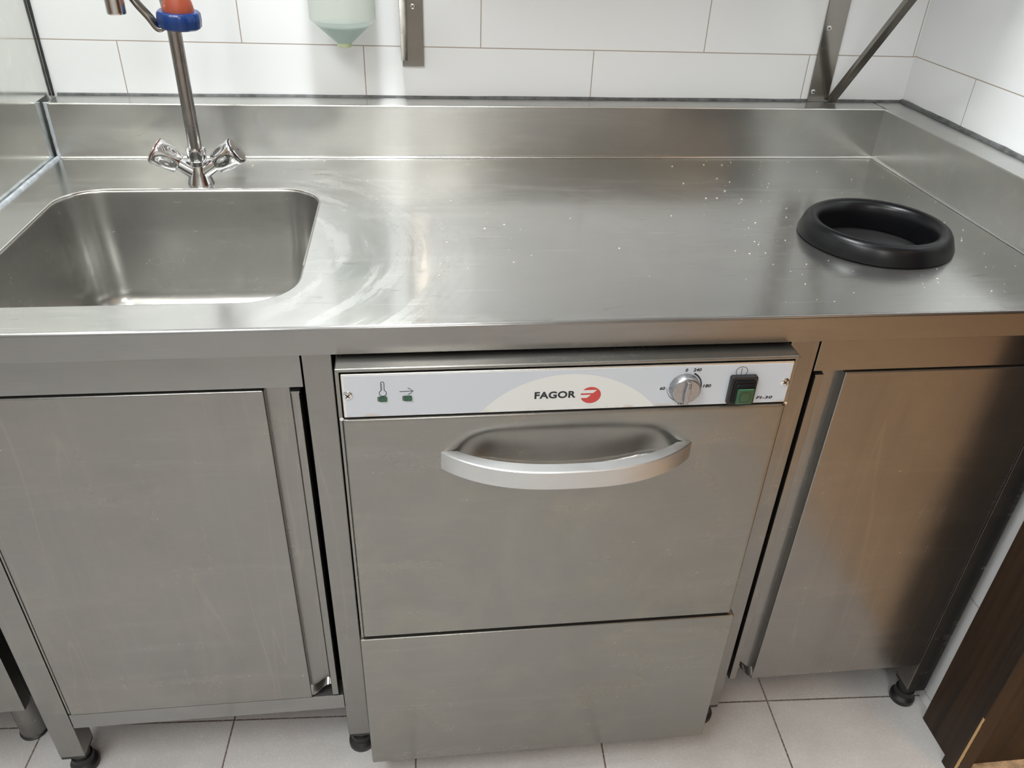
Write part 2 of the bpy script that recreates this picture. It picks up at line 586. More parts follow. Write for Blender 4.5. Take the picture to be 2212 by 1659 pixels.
def rrect(cx, cy, hx, hy, r, n=8):
    out = []
    for sx, sy, a0 in ((1, 1, 0), (-1, 1, PI / 2), (-1, -1, PI), (1, -1, 3 * PI / 2)):
        for k in range(n + 1):
            a = a0 + PI / 2 * k / n
            out.append((cx + sx * (hx - r) + r * math.cos(a), cy + sy * (hy - r) + r * math.sin(a)))
    return out


def filled_with_holes(bm, loops, z):
    """planar face bounded by loops[0] with the other loops as holes"""
    es = []
    for lp in loops:
        vs = [bm.verts.new((x, y, z)) for x, y in lp]
        for i in range(len(vs)):
            es.append(bm.edges.new((vs[i], vs[(i + 1) % len(vs)])))
    bmesh.ops.triangle_fill(bm, edges=es, use_beauty=True)
    return bm


def text_bm(txt, cx, cz, width, height, y, off=0.0, shear=0.0, depth=0.0002, gap=1.0):
    """lettering standing on the plane y=const, facing -y, fitted to width x height"""
    cu = bpy.data.curves.new('t', 'FONT')
    cu.body = txt
    cu.offset = off
    cu.shear = shear
    cu.space_character = gap
    cu.resolution_u = 6
    ob = bpy.data.objects.new('t', cu)
    COL.objects.link(ob)
    dg = bpy.context.evaluated_depsgraph_get()
    me = bpy.data.meshes.new_from_object(ob.evaluated_get(dg))
    bm = bmesh.new()
    bm.from_mesh(me)
    bpy.data.objects.remove(ob)
    bpy.data.meshes.remove(me)
    xs = [v.co.x for v in bm.verts]
    ys = [v.co.y for v in bm.verts]
    x0, x1, y0, y1 = min(xs), max(xs), min(ys), max(ys)
    for v in bm.verts:
        v.co = Vector((cx + ((v.co.x - x0) / (x1 - x0) - 0.5) * width, y, cz + ((v.co.y - y0) / (y1 - y0) - 0.5) * height))
    r = bmesh.ops.extrude_face_region(bm, geom=list(bm.faces))
    nv = [v for v in r['geom'] if isinstance(v, bmesh.types.BMVert)]
    bmesh.ops.translate(bm, verts=nv, vec=(0, -depth, 0))
    return bm


def stroke(bm, pts, wd, y, depth=0.0002, closed=False):
    """thin printed line in the plane y facing -y through (x,z) points"""
    n = len(pts)
    P = [Vector((p[0], p[1])) for p in pts]
    L, R = [], []
    for i in range(n):
        a = P[(i - 1) % n] if (closed or i > 0) else P[i]
        b = P[(i + 1) % n] if (closed or i < n - 1) else P[i]
        t = (b - a).normalized()
        nn = Vector((-t.y, t.x)) * (wd[i] if isinstance(wd, list) else wd) / 2
        L.append(P[i] + nn)
        R.append(P[i] - nn)

    def V(p, yy):
        return bm.verts.new((p.x, yy, p.y))
    a0 = [V(p, y) for p in L]
    b0 = [V(p, y) for p in R]
    a1 = [V(p, y - depth) for p in L]
    b1 = [V(p, y - depth) for p in R]
    m_ = n if closed else n - 1
    for i in range(m_):
        j = (i + 1) % n
        bm.faces.new((a1[i], a1[j], b1[j], b1[i]))
        bm.faces.new((a0[i], a0[j], a1[j], a1[i]))
        bm.faces.new((b0[i], b0[j], b1[j], b1[i]))
    return bm


def struct(name, bm, mat, **k):
    o = obj(name, bm, mat, **k)
    o['kind'] = 'structure'
    return o


# ------------------------------------------------------------------ the room
struct('floor', BX(-1.6, 1.505, -4.2, 0.05, -0.05, 0.0), M['floor'])
struct('floor_hall', BX(1.505, 3.6, -4.2, 0.05, -0.052, -0.002), M['hall'])
struct('wall_back', BX(-1.6, 1.505, 0.0, 0.12, 0.0, 2.6), M['tile_back'])
struct('wall_right', BX(1.5, 1.62, -0.70, 0.0, 0.0, 2.6), M['tile_right'])
struct('ceiling', BX(-1.6, 3.6, -4.2, 0.12, 2.6, 2.7), M['ceiling'])
struct('wall_left', BX(-1.7, -1.6, -4.2, 0.12, 0, 2.6), M['rearwall'])
struct('wall_front', BX(-1.6, 3.6, -4.3, -4.2, 0, 2.6), M['rearwall'])
struct('wall_far_right', BX(3.6, 3.7, -4.2, 0.12, 0, 2.6), M['wood2'])
struct('wall_bar', BX(1.62, 3.6, 0.0, 0.12, 0, 2.6), M['wood2'])
# dark wood cladding on the end of the right wall
bm = BX(1.479, 1.5, -0.735, -0.652, 0.0, 2.6, bev=0.0008)
struct('trim_1', bm, M['wood'])
bm = BX(1.4655, 1.495, -0.765, -0.7352, 0.0, 2.6, bev=0.0012)
struct('trim_2', bm, M['wood'])
bm = BX(1.5, 2.6, -0.745, -0.7005, 0.0, 2.6, bev=0.0008)
struct('trim_3', bm, M['wood'])
# bar counter front beyond the opening, reflected in the steel

# ceiling lamps
def lamp(x, y, sx, sy, mat, label):
    t = thing('ceiling_light', (x, y, 2.6), label, 'ceiling light')
    obj('housing', BX(x - sx / 2 - .02, x + sx / 2 + .02, y - sy / 2 - .02, y + sy / 2 + .02, 2.55, 2.6, bev=.004), M['white_plastic'], t)
    obj('diffuser', BX(x - sx / 2, x + sx / 2, y - sy / 2, y + sy / 2, 2.54, 2.55), mat, t)


lamp(0.52, -0.50, 0.10, 0.55, M['lamp'], 'slim ceiling light right above the sink worktop')
lamp(-0.25, -1.75, 0.60, 1.2, M['lamp'], 'long ceiling light over the middle of the kitchen')
lamp(0.66, -3.05, 0.5, 1.2, M['lamp'], 'long ceiling light at the rear of the kitchen')
lamp(2.3, -2.2, 0.4, 0.4, M['lampwarm'], 'warm square ceiling light near the wood trim')
lamp(2.35, -3.1, 0.4, 0.4, M['lampwarm'], 'warm square ceiling light in the far bar room')

# ------------------------------------------------------------------ worktop
ZT = 0.85
YF = -0.665
YS = -0.052
ZS = 0.9392
XW = 1.4388
wt = thing('worktop', (0.75, -0.33, 0.81), 'brushed stainless steel worktop with sink bowl and upstand along both walls', 'worktop')
SC = (0.2508, -0.4065)
SHX, SHY, SR = 0.1895, 0.1915, 0.062
RC = (1.243, -0.436)
bm = bmesh.new()
re = 0.004
circ = [(RC[0] + 0.086 * math.cos(2 * PI * k / 64), RC[1] + 0.086 * math.sin(2 * PI * k / 64)) for k in range(64)]
filled_with_holes(bm, [[(0, YS), (0, YF + re), (1.5, YF + re), (1.5, YS)], rrect(*SC, SHX + .004, SHY + .004, SR + .004), circ], ZT)
obj('worktop_surface', bm, M['top'], wt)
# folded front edge
prof = [(YF + re, ZT)] + [(YF + re - re * math.sin(a), ZT - re + re * math.cos(a)) for a in [PI / 2 * k / 6 for k in range(1, 7)]]
prof += [(YF, 0.8160), (YF + .0006, 0.8148), (YF + .0018, 0.8143), (YF + 0.022, 0.8143), (YF + 0.022, 0.8153), (YF + .0022, 0.8153)]
bm = bmesh.new()
rows = [[bm.verts.new((x, y, z)) for (y, z) in prof] for x in (0.0, 0.375, 0.75, 1.125, 1.5)]
for i in range(4):
    for j in range(len(prof) - 1):
        bm.faces.new((rows[i][j], rows[i + 1][j], rows[i + 1][j + 1], rows[i][j + 1]))
obj('front_edge', bm, M['lip'], wt)
# upstands: folded hollow profile with fillet at the foot


def upstand(name, pf, x0, x1, along, mit0=None, mit1=None):
    bm = bmesh.new()
    rr = []
    for t in (0, 1):
        ring = []
        for d, z in pf:           # d distance from the wall
            if along == 'x':
                xx = x0 if t == 0 else x1 + (mit1 * d if mit1 else 0)
                ring.append(bm.verts.new((xx, -d, z)))
            else:
                yy = (x0 + (mit0 * d if mit0 else 0)) if t == 0 else x1
                ring.append(bm.verts.new((1.5 - d, yy, z)))
        rr.append(ring)
    for j in range(len(pf) - 1):
        bm.faces.new((rr[0][j], rr[1][j], rr[1][j + 1], rr[0][j + 1]))
    return obj(name, bm, M['splash'], wt, sharp=50)


def up_prof(D):
    f = 0.004
    p = [(D + f - f * math.sin(a), ZT + f - f * math.cos(a) + 0.0003) for a in [PI / 2 * k / 5 for k in range(6)]]
    t = 0.0025
    p += [(D - t + t * math.cos(a), ZS - t + t * math.sin(a)) for a in [PI / 2 * k / 5 for k in range(6)]]
    p += [(0.0012, ZS + 0.0005)]
    return p


DR = 1.5 - XW
pb = up_prof(-YS)
pr_ = up_prof(DR)
upstand('backsplash', pb, 0.0, XW + 0.0005, 'x')
# extend back ledge behind the corner, and the side upstand
obj('corner_ledge', BX(XW + .0025, 1.499, YS, -0.0012, ZS - 0.0015, ZS + 0.0003), M['splash'], wt)
upstand('side_splash', pr_, YF + 0.001, YS + 0.0005, 'y')
# bright steel lines along the folds of the back upstand
obj('fold_line', tube(bmesh.new(), [(0.004, YS - 0.0036, ZT + .0012), (XW, YS - 0.0036, ZT + .0012)], 0.0011, 8), M['rim'], wt, label='bright fold line at the foot of the back upstand')
obj('fold_line', tube(bmesh.new(), [(0.004, YS - .0002, ZS - .0012), (XW, YS - .0002, ZS - .0012)], 0.0011, 8), M['rim'], wt, label='bright top edge of the back upstand')
obj('end_cap', BX(XW + 0.003, 1.498, YF, YF + 0.001, 0.815, ZS - 0.003), M['splash'], wt)

# sink bowl lofted from rounded rectangles
bm = bmesh.new()
loops = []
spec = []
for k in range(6):                       # rounded rim
    a = PI / 2 * k / 5
    spec.append((0.004 - 0.004 * math.sin(a), ZT - 0.004 + 0.004 * math.cos(a)))
for k in range(1, 9):
    t = k / 8
    spec.append((-0.010 * t, ZT - 0.004 - (0.156) * t))
for k in range(1, 8):
    a = PI / 2 * k / 7
    spec.append((-0.010 - 0.036 * (1 - math.cos(a)), ZT - 0.16 - 0.036 * math.sin(a)))
spec.append((-0.10, ZT - 0.1975))
spec.append((-0.155, ZT - 0.199))
for d, z in spec:
    rr = max(0.012, SR + d * 0.75)
    loops.append([bm.verts.new((x, y, z)) for x, y in rrect(*SC, SHX + d, SHY + d, rr)])
for i in range(len(loops) - 1):
    n = len(loops[i])
    for k in range(n):
        bm.faces.new((loops[i][k], loops[i][(k + 1) % n], loops[i + 1][(k + 1) % n], loops[i + 1][k]))
bm.faces.new(loops[-1])
bowl = obj('sink_bowl', bm, M['bowl'], wt, sharp=60)
obj('drain', LT([(0.026, 0.0), (0.028, 0.0015), (0.024, 0.003), (0.014, 0.0015)], (SC[0], SC[1], ZT - 0.1988)), M['chrome'], bowl)
# bright tube standing in for the highlight along the sink rim, front left out
rim = [(x, y, ZT + 0.0001) for x, y in rrect(*SC, SHX + .0025, SHY + .0025, SR + .0025, 12)]
bm = bmesh.new()
n = len(rim)
arc = [q for q in rim if q[1] > SC[1] - SHY * 0.55]
right = [q for q in arc if q[0] > SC[0]]
left_ = [q for q in arc if q[0] <= SC[0]]
path = [(SC[0] + SHX + .0025, SC[1] - SHY * 0.5, ZT + .0001)] + right + left_ + [(SC[0] - SHX - .0025, SC[1] - SHY * 0.6, ZT + .0001)]
tube(bm, path, 0.0016, 8)
obj('sink_rim_highlight', bm, M['rim'], wt, label='bright line standing in for the highlight on the sink edge')

# sealant beads and the black seam (part of the building)
def bead(name, pts, r, mat, flatz=0.6):
    bm = bmesh.new()
    P = smooth_path(pts, 10)
    rs = [r * random.uniform(0.88, 1.12) for _ in P]
    tube(bm, P, rs, 8)
    return struct(name, bm, mat)


bead('trim_4', [(0.0, -0.0005, ZS + .001), (0.5, -0.0005, ZS + .001), (1.0, -0.0005, ZS + .001), (1.5, -0.0005, ZS + .001)], 0.0035, M['dark_silicone'])
bead('trim_5', [(1.4995, 0.0, ZS + .001), (1.4995, -0.2, ZS + .001), (1.4995, -0.42, ZS + .001), (1.4995, -0.65, ZS + .001)], 0.0055, M['dark_silicone'])
bead('trim_6', [(-0.0045, -0.056, ZT), (-0.004, -0.25, ZT), (-0.0035, -0.45, ZT), (-0.003, -0.66, ZT)], 0.0042, M['grey_silicone'])
bead('trim_7', [(-0.003, YS + .001, ZT), (-0.003, YS + .001, ZT + .045), (-0.003, YS + .002, ZS)], 0.0035, M['grey_silicone'])
bead('trim_8', [(-0.0065, -0.002, ZS), (-0.0065, -0.002, 1.05), (-0.0065, -0.002, 1.3), (-0.0065, -0.002, 2.0)], 0.0022, M['seam'])

# ------------------------------------------------------------------ tall side panel and refrigerator on the left
sp_ = thing('side_panel', (-0.012, -0.4, 0.72), 'tall polished steel panel standing at the left end of the worktop', 'panel')
obj('steel_sheet', BX(-0.016, -0.009, -0.78, -0.004, 0.835, 1.95, bev=0.0006), M['mirror'], sp_)
fr = thing('refrigerator', (-0.35, -0.3, 0.0), 'steel undercounter refrigerator left of the sink cabinet, only its lower corner showing', 'refrigerator')
obj('body', BX(-0.65, -0.047, -0.585, -0.03, 0.15, 0.83, bev=0.001), M['bodysteel'], fr)
obj('front_frame', BX(-0.085, -0.045, -0.606, -0.585, 0.15, 0.83, bev=0.0008), M['post'], fr)
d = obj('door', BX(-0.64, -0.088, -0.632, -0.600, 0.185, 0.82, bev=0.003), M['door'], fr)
obj('gasket', BX(-0.64, -0.087, -0.6395, -0.6325, 0.178, 0.82, bev=0.002), M['white_plastic'], d, label='white door seal')
obj('kick_rail', BX(-0.65, -0.0855, -0.606, -0.59, 0.15, 0.178, bev=0.001), M['post'], fr)
for fx in (-0.098, -0.60):
    f = obj('foot', LT([(0.021, 0.004), (0.021, 0.15)], (fx, -0.532, 0)), M['post'], fr)
    obj('foot_pad', LT([(0.023, 0.0), (0.0235, 0.003), (0.020, 0.006)], (fx, -0.532, 0)), M['foot'], f)

# ------------------------------------------------------------------ cabinets
YC = -0.63


def post(parent, x0, x1, y0, zb=0.056, side=-1, top=0.8143):
    """square tube leg with black insert and levelling foot"""
    y1 = y0 + 0.038
    o = obj('leg', BX(x0, x1, y0, y1, zb, top, bev=0.0018), M['post'], parent)
    cx, cy = (x0 + x1) / 2, (y0 + y1) / 2 + 0.004
    obj('end_plug', BX(x0 + .0006, x1 - .0006, y0 + .0006, y1 - .0006, zb - 0.006, zb + .001, bev=0.0012), M['foot'], o)
    obj('foot', LT([(0.0195, 0.0), (0.0215, 0.003), (0.0215, 0.012), (0.0165, 0.018), (0.0165, 0.030), (0.0135, 0.031), (0.0135, zb - 0.004)], (cx, cy, 0), n=36), M['foot'], o)
    return o


def door(parent, x0, x1, ch0, ch1, fl0, fl1, zb, zt, yf, label, cut):
    """door with a folded finger channel; ch = channel span, fl = flange span (fl beyond the channel)"""
    dpt = 0.016
    left = fl0 < x0                      # flange on the left side of the door face
    t = 0.0012
    if left:
        pts = [(x1, yf + dpt), (x1, yf), (ch1 + .0015, yf), (ch1, yf + .0012), (ch1 + .001, yf + dpt - 0.002), (ch0 + 0.004, yf + dpt), (ch0 + .001, yf + dpt - .003), (fl1, yf + .001), (fl1 - .0008, yf), (fl0 + .001, yf), (fl0, yf + .0015), (fl0, yf + dpt)]
    else:
        pts = [(x0, yf + dpt), (x0, yf), (ch0 - .0015, yf), (ch0, yf + .0012), (ch0 - .001, yf + dpt - 0.002), (ch1 - 0.004, yf + dpt), (ch1 - .001, yf + dpt - .003), (fl0, yf + .001), (fl0 + .0008, yf), (fl1 - .001, yf), (fl1, yf + .0015), (fl1, yf + dpt)]
    tt = thing_part_empty = None
    # the leaf is one mesh: panel solid + channel sheet
    bm = bmesh.new()
    if left:
        box(bm, ch1, x1, yf, yf + 0.02, zb, zt, bev=0.0022, seg=3)
    else:
        box(bm, x0, ch0, yf, yf + 0.02, zb, zt, bev=0.0022, seg=3)
    lf = obj('door', bm, M['door'], parent)
    bm = bmesh.new()
    core = pts[3:] if True else pts
    lo = [bm.verts.new((x, y, zb + (cut if (min(ch0, ch1) - .0005 < x < max(ch0, ch1) + .0005 and y > yf + .006) else 0.0) + (0.004 if (fl0 - .001 <= x <= fl1 + .001) else 0))) for x, y in core]
    hi = [bm.verts.new((x, y, zt - 0.002)) for x, y in core]
    for i in range(len(core) - 1):
        bm.faces.new((lo[i], lo[i + 1], hi[i + 1], hi[i]))
    # rubbed cap of the flange
    box(bm, fl0, fl1, yf, yf + 0.012, zt - 0.004, zt - 0.0022)
    pull = obj('finger_pull', bm, M['post'], lf)
    # curved tongue at the lower end of the channel
    bm = bmesh.new()
    a, b = (ch1, ch0) if left else (ch0, ch1)
    N = 10
    r0, r1 = [], []
    for k in range(N + 1):
        u = k / N
        xx = a + (b - a) * u
        zz = zb + 0.002 + cut * (0.5 - 0.5 * math.cos(PI * min(1, u * 1.15)))
        r0.append(bm.verts.new((xx, yf + 0.003 + 0.004 * u, zz)))
        r1.append(bm.verts.new((xx, yf + dpt, zz + 0.010 * (1 - u) + 0.004)))
    for k in range(N):
        bm.faces.new((r0[k], r0[k + 1], r1[k + 1], r1[k]))
    obj('channel_tongue', bm, M['lip'], lf)
    return lf


cl = thing('sink_cabinet', (0.235, -0.33, 0.0), 'steel cabinet under the sink with one plain door, left of the dishwasher', 'cabinet')
post(cl, -0.0095, 0.0288, YC)
post(cl, 0.4470, 0.4822, YC)
for lx in (-0.0095, 0.4470):
    post(cl, lx, lx + 0.038, -0.10)
obj('top_rail', BX(0.0290, 0.4455, YC, YC + 0.03, 0.7500, 0.8140, bev=0.0014), M['lip'], cl)
obj('bottom_rail', BX(0.0300, 0.4468, YC - .0005, YC + 0.03, 0.1300, 0.1630, bev=0.0012), M['lip'], cl)
bm = bmesh.new()
box(bm, 0.0, 0.47, -0.605, -0.03, 0.14, 0.155)
box(bm, -0.006, 0.006, -0.592, -0.03, 0.14, 0.81)
box(bm, 0.462, 0.474, -0.592, -0.03, 0.14, 0.81)
box(bm, 0.0, 0.47, -0.045, -0.035, 0.14, 0.62)
obj('carcass', bm, M['bodysteel'], cl)
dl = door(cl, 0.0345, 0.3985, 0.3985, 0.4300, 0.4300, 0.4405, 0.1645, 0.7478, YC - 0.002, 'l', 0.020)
obj('hinge_strip', BX(0.0300, 0.0326, YC + .001, YC + 0.01, 0.1645, 0.7478), M['post'], cl)

cr = thing('bin_cabinet', (1.27, -0.33, 0.0), 'steel cabinet right of the dishwasher whose door mirrors brown wood', 'cabinet')
post(cr, 1.0500, 1.0883, YC)
post(cr, 1.4430, 1.4800, YC)
for lx in (1.0500, 1.4430):
    post(cr, lx, lx + 0.037, -0.10)
obj('top_rail', BX(1.0898, 1.4425, YC, YC + 0.03, 0.7495, 0.8140, bev=0.0012), M['lip'], cr)
bm = bmesh.new()
box(bm, 1.07, 1.46, -0.60, -0.03, 0.14, 0.155)
box(bm, 1.063, 1.075, -0.592, -0.03, 0.14, 0.81)
box(bm, 1.455, 1.467, -0.592, -0.03, 0.14, 0.81)
box(bm, 1.07, 1.46, -0.045, -0.035, 0.14, 0.81)
obj('carcass', bm, M['bodysteel'], cr)
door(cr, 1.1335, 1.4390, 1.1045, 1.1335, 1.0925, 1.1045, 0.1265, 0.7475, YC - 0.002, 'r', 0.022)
obj('hinge_strip', BX(1.4400, 1.4422, YC + .0005, YC + 0.01, 0.1265, 0.7475), M['post'], cr)

# ------------------------------------------------------------------ dishwasher
YD = -0.688
dw = thing('dishwasher', (0.763, -0.38, 0.0), 'undercounter steel dishwasher with white control strip and bowed aluminium handle', 'dishwasher')
X0, X1 = 0.4905, 1.0335
bm = bmesh.new()
box(bm, X0 + .0005, X1 - .0005, -0.655, -0.10, 0.045, 0.8085, bev=0.001)
obj('housing', bm, M['bodysteel'], dw)
bm = bmesh.new()
box(bm, X0, X1, YD, -0.12, 0.8045, 0.8092, bev=0.0016, seg=3)
obj('top_cover', bm, M['dish'], dw)
for xx in (X0, X1 - 0.0045):
    bm = bmesh.new()
    box(bm, xx, xx + 0.0045, YD + .002, -0.60, 0.7425, 0.8046, bev=0.0008)
    box(bm, xx, xx + 0.0035, YD + .004, -0.60, 0.3600, 0.7425, bev=0.0008)
    obj('side_flange', bm, M['dish'], dw)
bm = bmesh.new()
box(bm, X0 + .0046, X1 - .0046, -0.664, -0.64, 0.36, 0.8044)
obj('inner_recess', bm, M['dark'], dw)
for xx in (X0 + .001, X1 - .005):
    obj('door_clip', LT([(0.0024, 0), (0.0024, 0.003)], (xx + 0.002, YD + .005, 0.7405), axis=(0, -1, 0), n=16), M['rim'], dw)
PX0, PX1, PZ0, PZ1 = 0.4965, 1.0285, 0.7432, 0.8025
cp = obj('control_panel', BX(PX0, PX1, YD, -0.66, PZ0, PZ1, bev=0.0018, seg=3), M['rim'], dw)
YP = YD - 0.0004
sx0, sx1, sz0, sz1 = 0.5000, 1.0262, 0.7447, 0.8000
bm = bmesh.new()
loop = rrect((sx0 + sx1) / 2, (sz0 + sz1) / 2, (sx1 - sx0) / 2, (sz1 - sz0) / 2, 0.002, 4)
extrude_poly(bm, [(x, YD + .0002, z) for x, z in loop], (0, YP - YD - .0002, 0))
obj('sticker', bm, M['sticker'], cp, flat=True)
obj('brand_lettering', text_bm('FAGOR', 0.7414, 0.7660, 0.0490, 0.0098, YP, off=0.035, gap=1.06), M['navy'], cp, flat=True)
# emblem: red disc cut by two cream bars running in from the left
bm = bmesh.new()
ER, EX, EZ = 0.0122, 0.7838, 0.7640
extrude_poly(bm, [(EX + ER * math.cos(a), YP, EZ + ER * 0.93 * math.sin(a)) for a in [2 * PI * k / 56 for k in range(56)]], (0, -0.0002, 0))
for f in bm.faces:
    f.material_index = 0


def para(z1_, z0_, xr1, xr0, xl):
    b0 = len(bm.faces)
    fs0 = set(bm.faces)
    extrude_poly(bm, [(EX + xl, YP, EZ + z1_), (EX + xr1, YP, EZ + z1_), (EX + xr0, YP, EZ + z0_), (EX + xl, YP, EZ + z0_)], (0, -0.00032, 0))
    for f in bm.faces:
        if f not in fs0:
            f.material_index = 1


para(0.0072, 0.0030, 0.0070, 0.0026, -0.0124)
para(0.0006, -0.0036, 0.0002, -0.0042, -0.0128)
obj('emblem', bm, [M['red'], M['cream']], cp, flat=True)


def ring_pts(cx, cz, r, a0, a1, n=40, ez=1.0):
    return [(cx + r * math.cos(math.radians(a0 + (a1 - a0) * k / n)), cz + ez * r * math.sin(math.radians(a0 + (a1 - a0) * k / n))) for k in range(n + 1)]


# thermometer pictogram
bm = bmesh.new()
tx, tzb, tzt = 0.5424, 0.7762, 0.7915
hw = 0.0018
pts = ring_pts(tx, tzb, 0.0040, 90 - 27, -270 + 27 + 0, 36)
pts = [(tx + hw, tzt - hw)] + pts[0:1] + pts[1:] + [(tx - hw, tzt - hw)] + ring_pts(tx, tzt - hw, hw, 180, 0, 10)
stroke(bm, pts, 0.00075, YP, closed=False)
for k in range(4):
    stroke(bm, [(tx - hw, tzb + 0.0048 + k * 0.0024), (tx - hw + .0016, tzb + 0.0048 + k * 0.0024)], 0.0005, YP)
obj('thermometer_symbol', bm, M['print'], cp, flat=True)
bm = bmesh.new()
stroke(bm, [(0.5612, 0.7777), (0.5762, 0.7779)], 0.0007, YP)
stroke(bm, [(0.5708, 0.7826), (0.5766, 0.7779), (0.5708, 0.7732)], 0.0007, YP)
obj('arrow_symbol', bm, M['print'], cp, flat=True)
# pilot lamps
for cx in (0.5414, 0.5696):
    bm = bmesh.new()
    lp = rrect(cx, 0.7683, 0.0055, 0.0035, 0.0016, 4)
    extrude_poly(bm, [(x, YP, z) for x, z in lp], (0, -0.0003, 0))
    pl = obj('lamp_window', bm, M['bodysteel'], cp, flat=True)
    bm = bmesh.new()
    lp = rrect(cx + 0.0011, 0.7684, 0.0044, 0.0034, 0.0015, 4)
    extrude_poly(bm, [(x, YP - .0002, z) for x, z in lp], (0, -0.0014, 0), bev=0.0005)
    obj('pilot_lens', bm, M['green'], cp)
# screws


def screw(name, c, axis, r, parent, h=0.0018):
    bm = LT([(r, 0), (r * 1.0, h * .3), (r * .8, h * .75), (r * .4, h)], c, axis=axis, n=24)
    o = obj(name, bm, M['chrome'], parent)
    ax = Vector(axis).normalized()
    s = ax.orthogonal().normalized()
    t = ax.cross(s)
    bm = bmesh.new()
    for d, e in ((s, t), (t, s)):
        c0 = Vector(c) + ax * (h * 0.86)
        q = [c0 + d * r * .55 + e * r * .12, c0 - d * r * .55 + e * r * .12, c0 - d * r * .55 - e * r * .12, c0 + d * r * .55 - e * r * .12]
        extrude_poly(bm, q, ax * (h * .2))
    # the cross recess is only a mark: same part, kept dark
    return o, bm


for sxx, szz in ((0.5030, 0.7745), (1.0212, 0.7735)):
    o, bmx = screw('screw', (sxx, YP, szz), (0, -1, 0), 0.0056, cp)
    obj('screw_slot', bmx, M['dark'], cp)
# dial with its scale
KX, KZ = 0.8962, 0.7712
bm = bmesh.new()
wds = [0.00045 + 0.0017 * (k / 40) ** 1.3 for k in range(41)]
stroke(bm, ring_pts(KX, KZ, 0.0208, -178, 62 - 0, 40), wds, YP)
obj('dial_scale', bm, M['print'], cp, flat=True)
for tx_, cx_, cz_, ww in (('0', 0.8960, 0.7946, 0.0030), ('240', 0.9090, 0.7946, 0.0100), ('180', 0.9245, 0.7716, 0.0100), ('60', 0.8700, 0.7700, 0.0066), ('120', 0.8966, 0.7483, 0.0090)):
    obj('dial_number', text_bm(tx_, cx_, cz_, ww, 0.0044, YP, off=0.035, shear=0.12), M['print'], cp, flat=True)
kn = obj('dial_skirt', LT([(0.0186, 0), (0.0186, 0.004), (0.0178, 0.009), (0.0165, 0.0105)], (KX, YP, KZ), axis=(0, -1, 0), n=56), M['knob'], cp, label='worn silver dial skirt')
bm = bmesh.new()
# grip: raised bar across a dished face
N = 28
for sgn in (1, -1):
    pass
lathe(bm, [(0.0163, 0), (0.0163, 0.001), (0.0150, 0.0018)], (KX, YP - .0098, KZ), axis=(0, -1, 0), n=56)
bar = [(KX - .0030, KZ - .0148), (KX + .0026, KZ - .0148), (KX + .0036, KZ), (KX + .0032, KZ + .0150), (KX - .0022, KZ + .0150), (KX - .0038, KZ)]
b2 = bmesh.new()
extrude_poly(b2, [(x, YP - .010, z) for x, z in bar], (0, -0.0062, 0), bev=0.0012)
me_ = bpy.data.meshes.new('tmp')
b2.to_mesh(me_)
b2.free()
bm.from_mesh(me_)
bpy.data.meshes.remove(me_)
obj('dial_grip', bm, M['knob'], cp, label='silver dial grip with a raised bar')
bm = bmesh.new()
stroke(bm, [(KX + .0002, KZ + .0148), (KX + .0019, KZ + .0148), (KX + .0019, KZ + .0070), (KX + .0002, KZ + .0070)], 0.0004, YP - .0162, closed=True)
obj('dial_pointer', bm, M['print'], cp, flat=True)
# rocker switch under a rubber boot
SXc, SZc = 0.9672, 0.7668
bm = bmesh.new()
lp = rrect(SXc, SZc, 0.0166, 0.0198, 0.003, 5)
extrude_poly(bm, [(x, YP, z) for x, z in lp], (0, -0.007, 0), bev=0.0012)
sw = obj('switch_boot', bm, M['foot'], cp)
bm = bmesh.new()
for k, (sx_, sz_, dd) in enumerate(((0.0135, 0.0160, 0.0095), (0.0118, 0.0138, 0.0120))):
    b3 = bmesh.new()
    lp = rrect(SXc + .0006, SZc - .0012 * k - .001, sx_, sz_, 0.003, 5)
    extrude_poly(b3, [(x, YP - .005, z) for x, z in lp], (0, -dd + .005, 0), bev=0.0009)
    me_ = bpy.data.meshes.new('tmp')
    b3.to_mesh(me_)
    b3.free()
    bm.from_mesh(me_)
    bpy.data.meshes.remove(me_)
obj('switch_bellows', bm, M['black'], cp)
bm = bmesh.new()
extrude_poly(bm, [(SXc - .0098, YP - .0118, SZc + .0070), (SXc + .0112, YP - .0118, SZc + .0070), (SXc + .0112, YP - .0118, SZc - .0140), (SXc - .0098, YP - .0118, SZc - .0140)], (0, -0.0035, 0), bev=0.0016)
obj('switch_rocker', bm, M['green'], cp, label='dark green translucent rocker')
bm = bmesh.new()
stroke(bm, [(x, z) for x, z in rrect(SXc + .0006, SZc - .0036, 0.0062, 0.0068, 0.0036, 6)], 0.0012, YP - .0153, closed=True)
obj('rocker_outline', bm, M['greendark'], cp, flat=True)
bm = bmesh.new()
stroke(bm, ring_pts(0.9640, 0.7905, 0.0070, 0, 360, 40, 0.9)[:-1], 0.0006, YP, closed=True)
stroke(bm, [(0.9637, 0.7860), (0.9637, 0.7948)], 0.0006, YP)
obj('power_symbol', bm, M['print'], cp, flat=True)
obj('model_lettering', text_bm('FI-30', 0.9998, 0.7520, 0.0205, 0.0040, YP, off=0.035, shear=0.15, gap=1.12), M['print'], cp, flat=True)

# door with the pressed hand recess
DX0, DX1, DZ0, DZ1 = 0.4970, 1.0282, 0.3672, 0.7380
bm = bmesh.new()
NX, NZ = 150, 105
RCX, RCZ = 0.7640, 0.6480


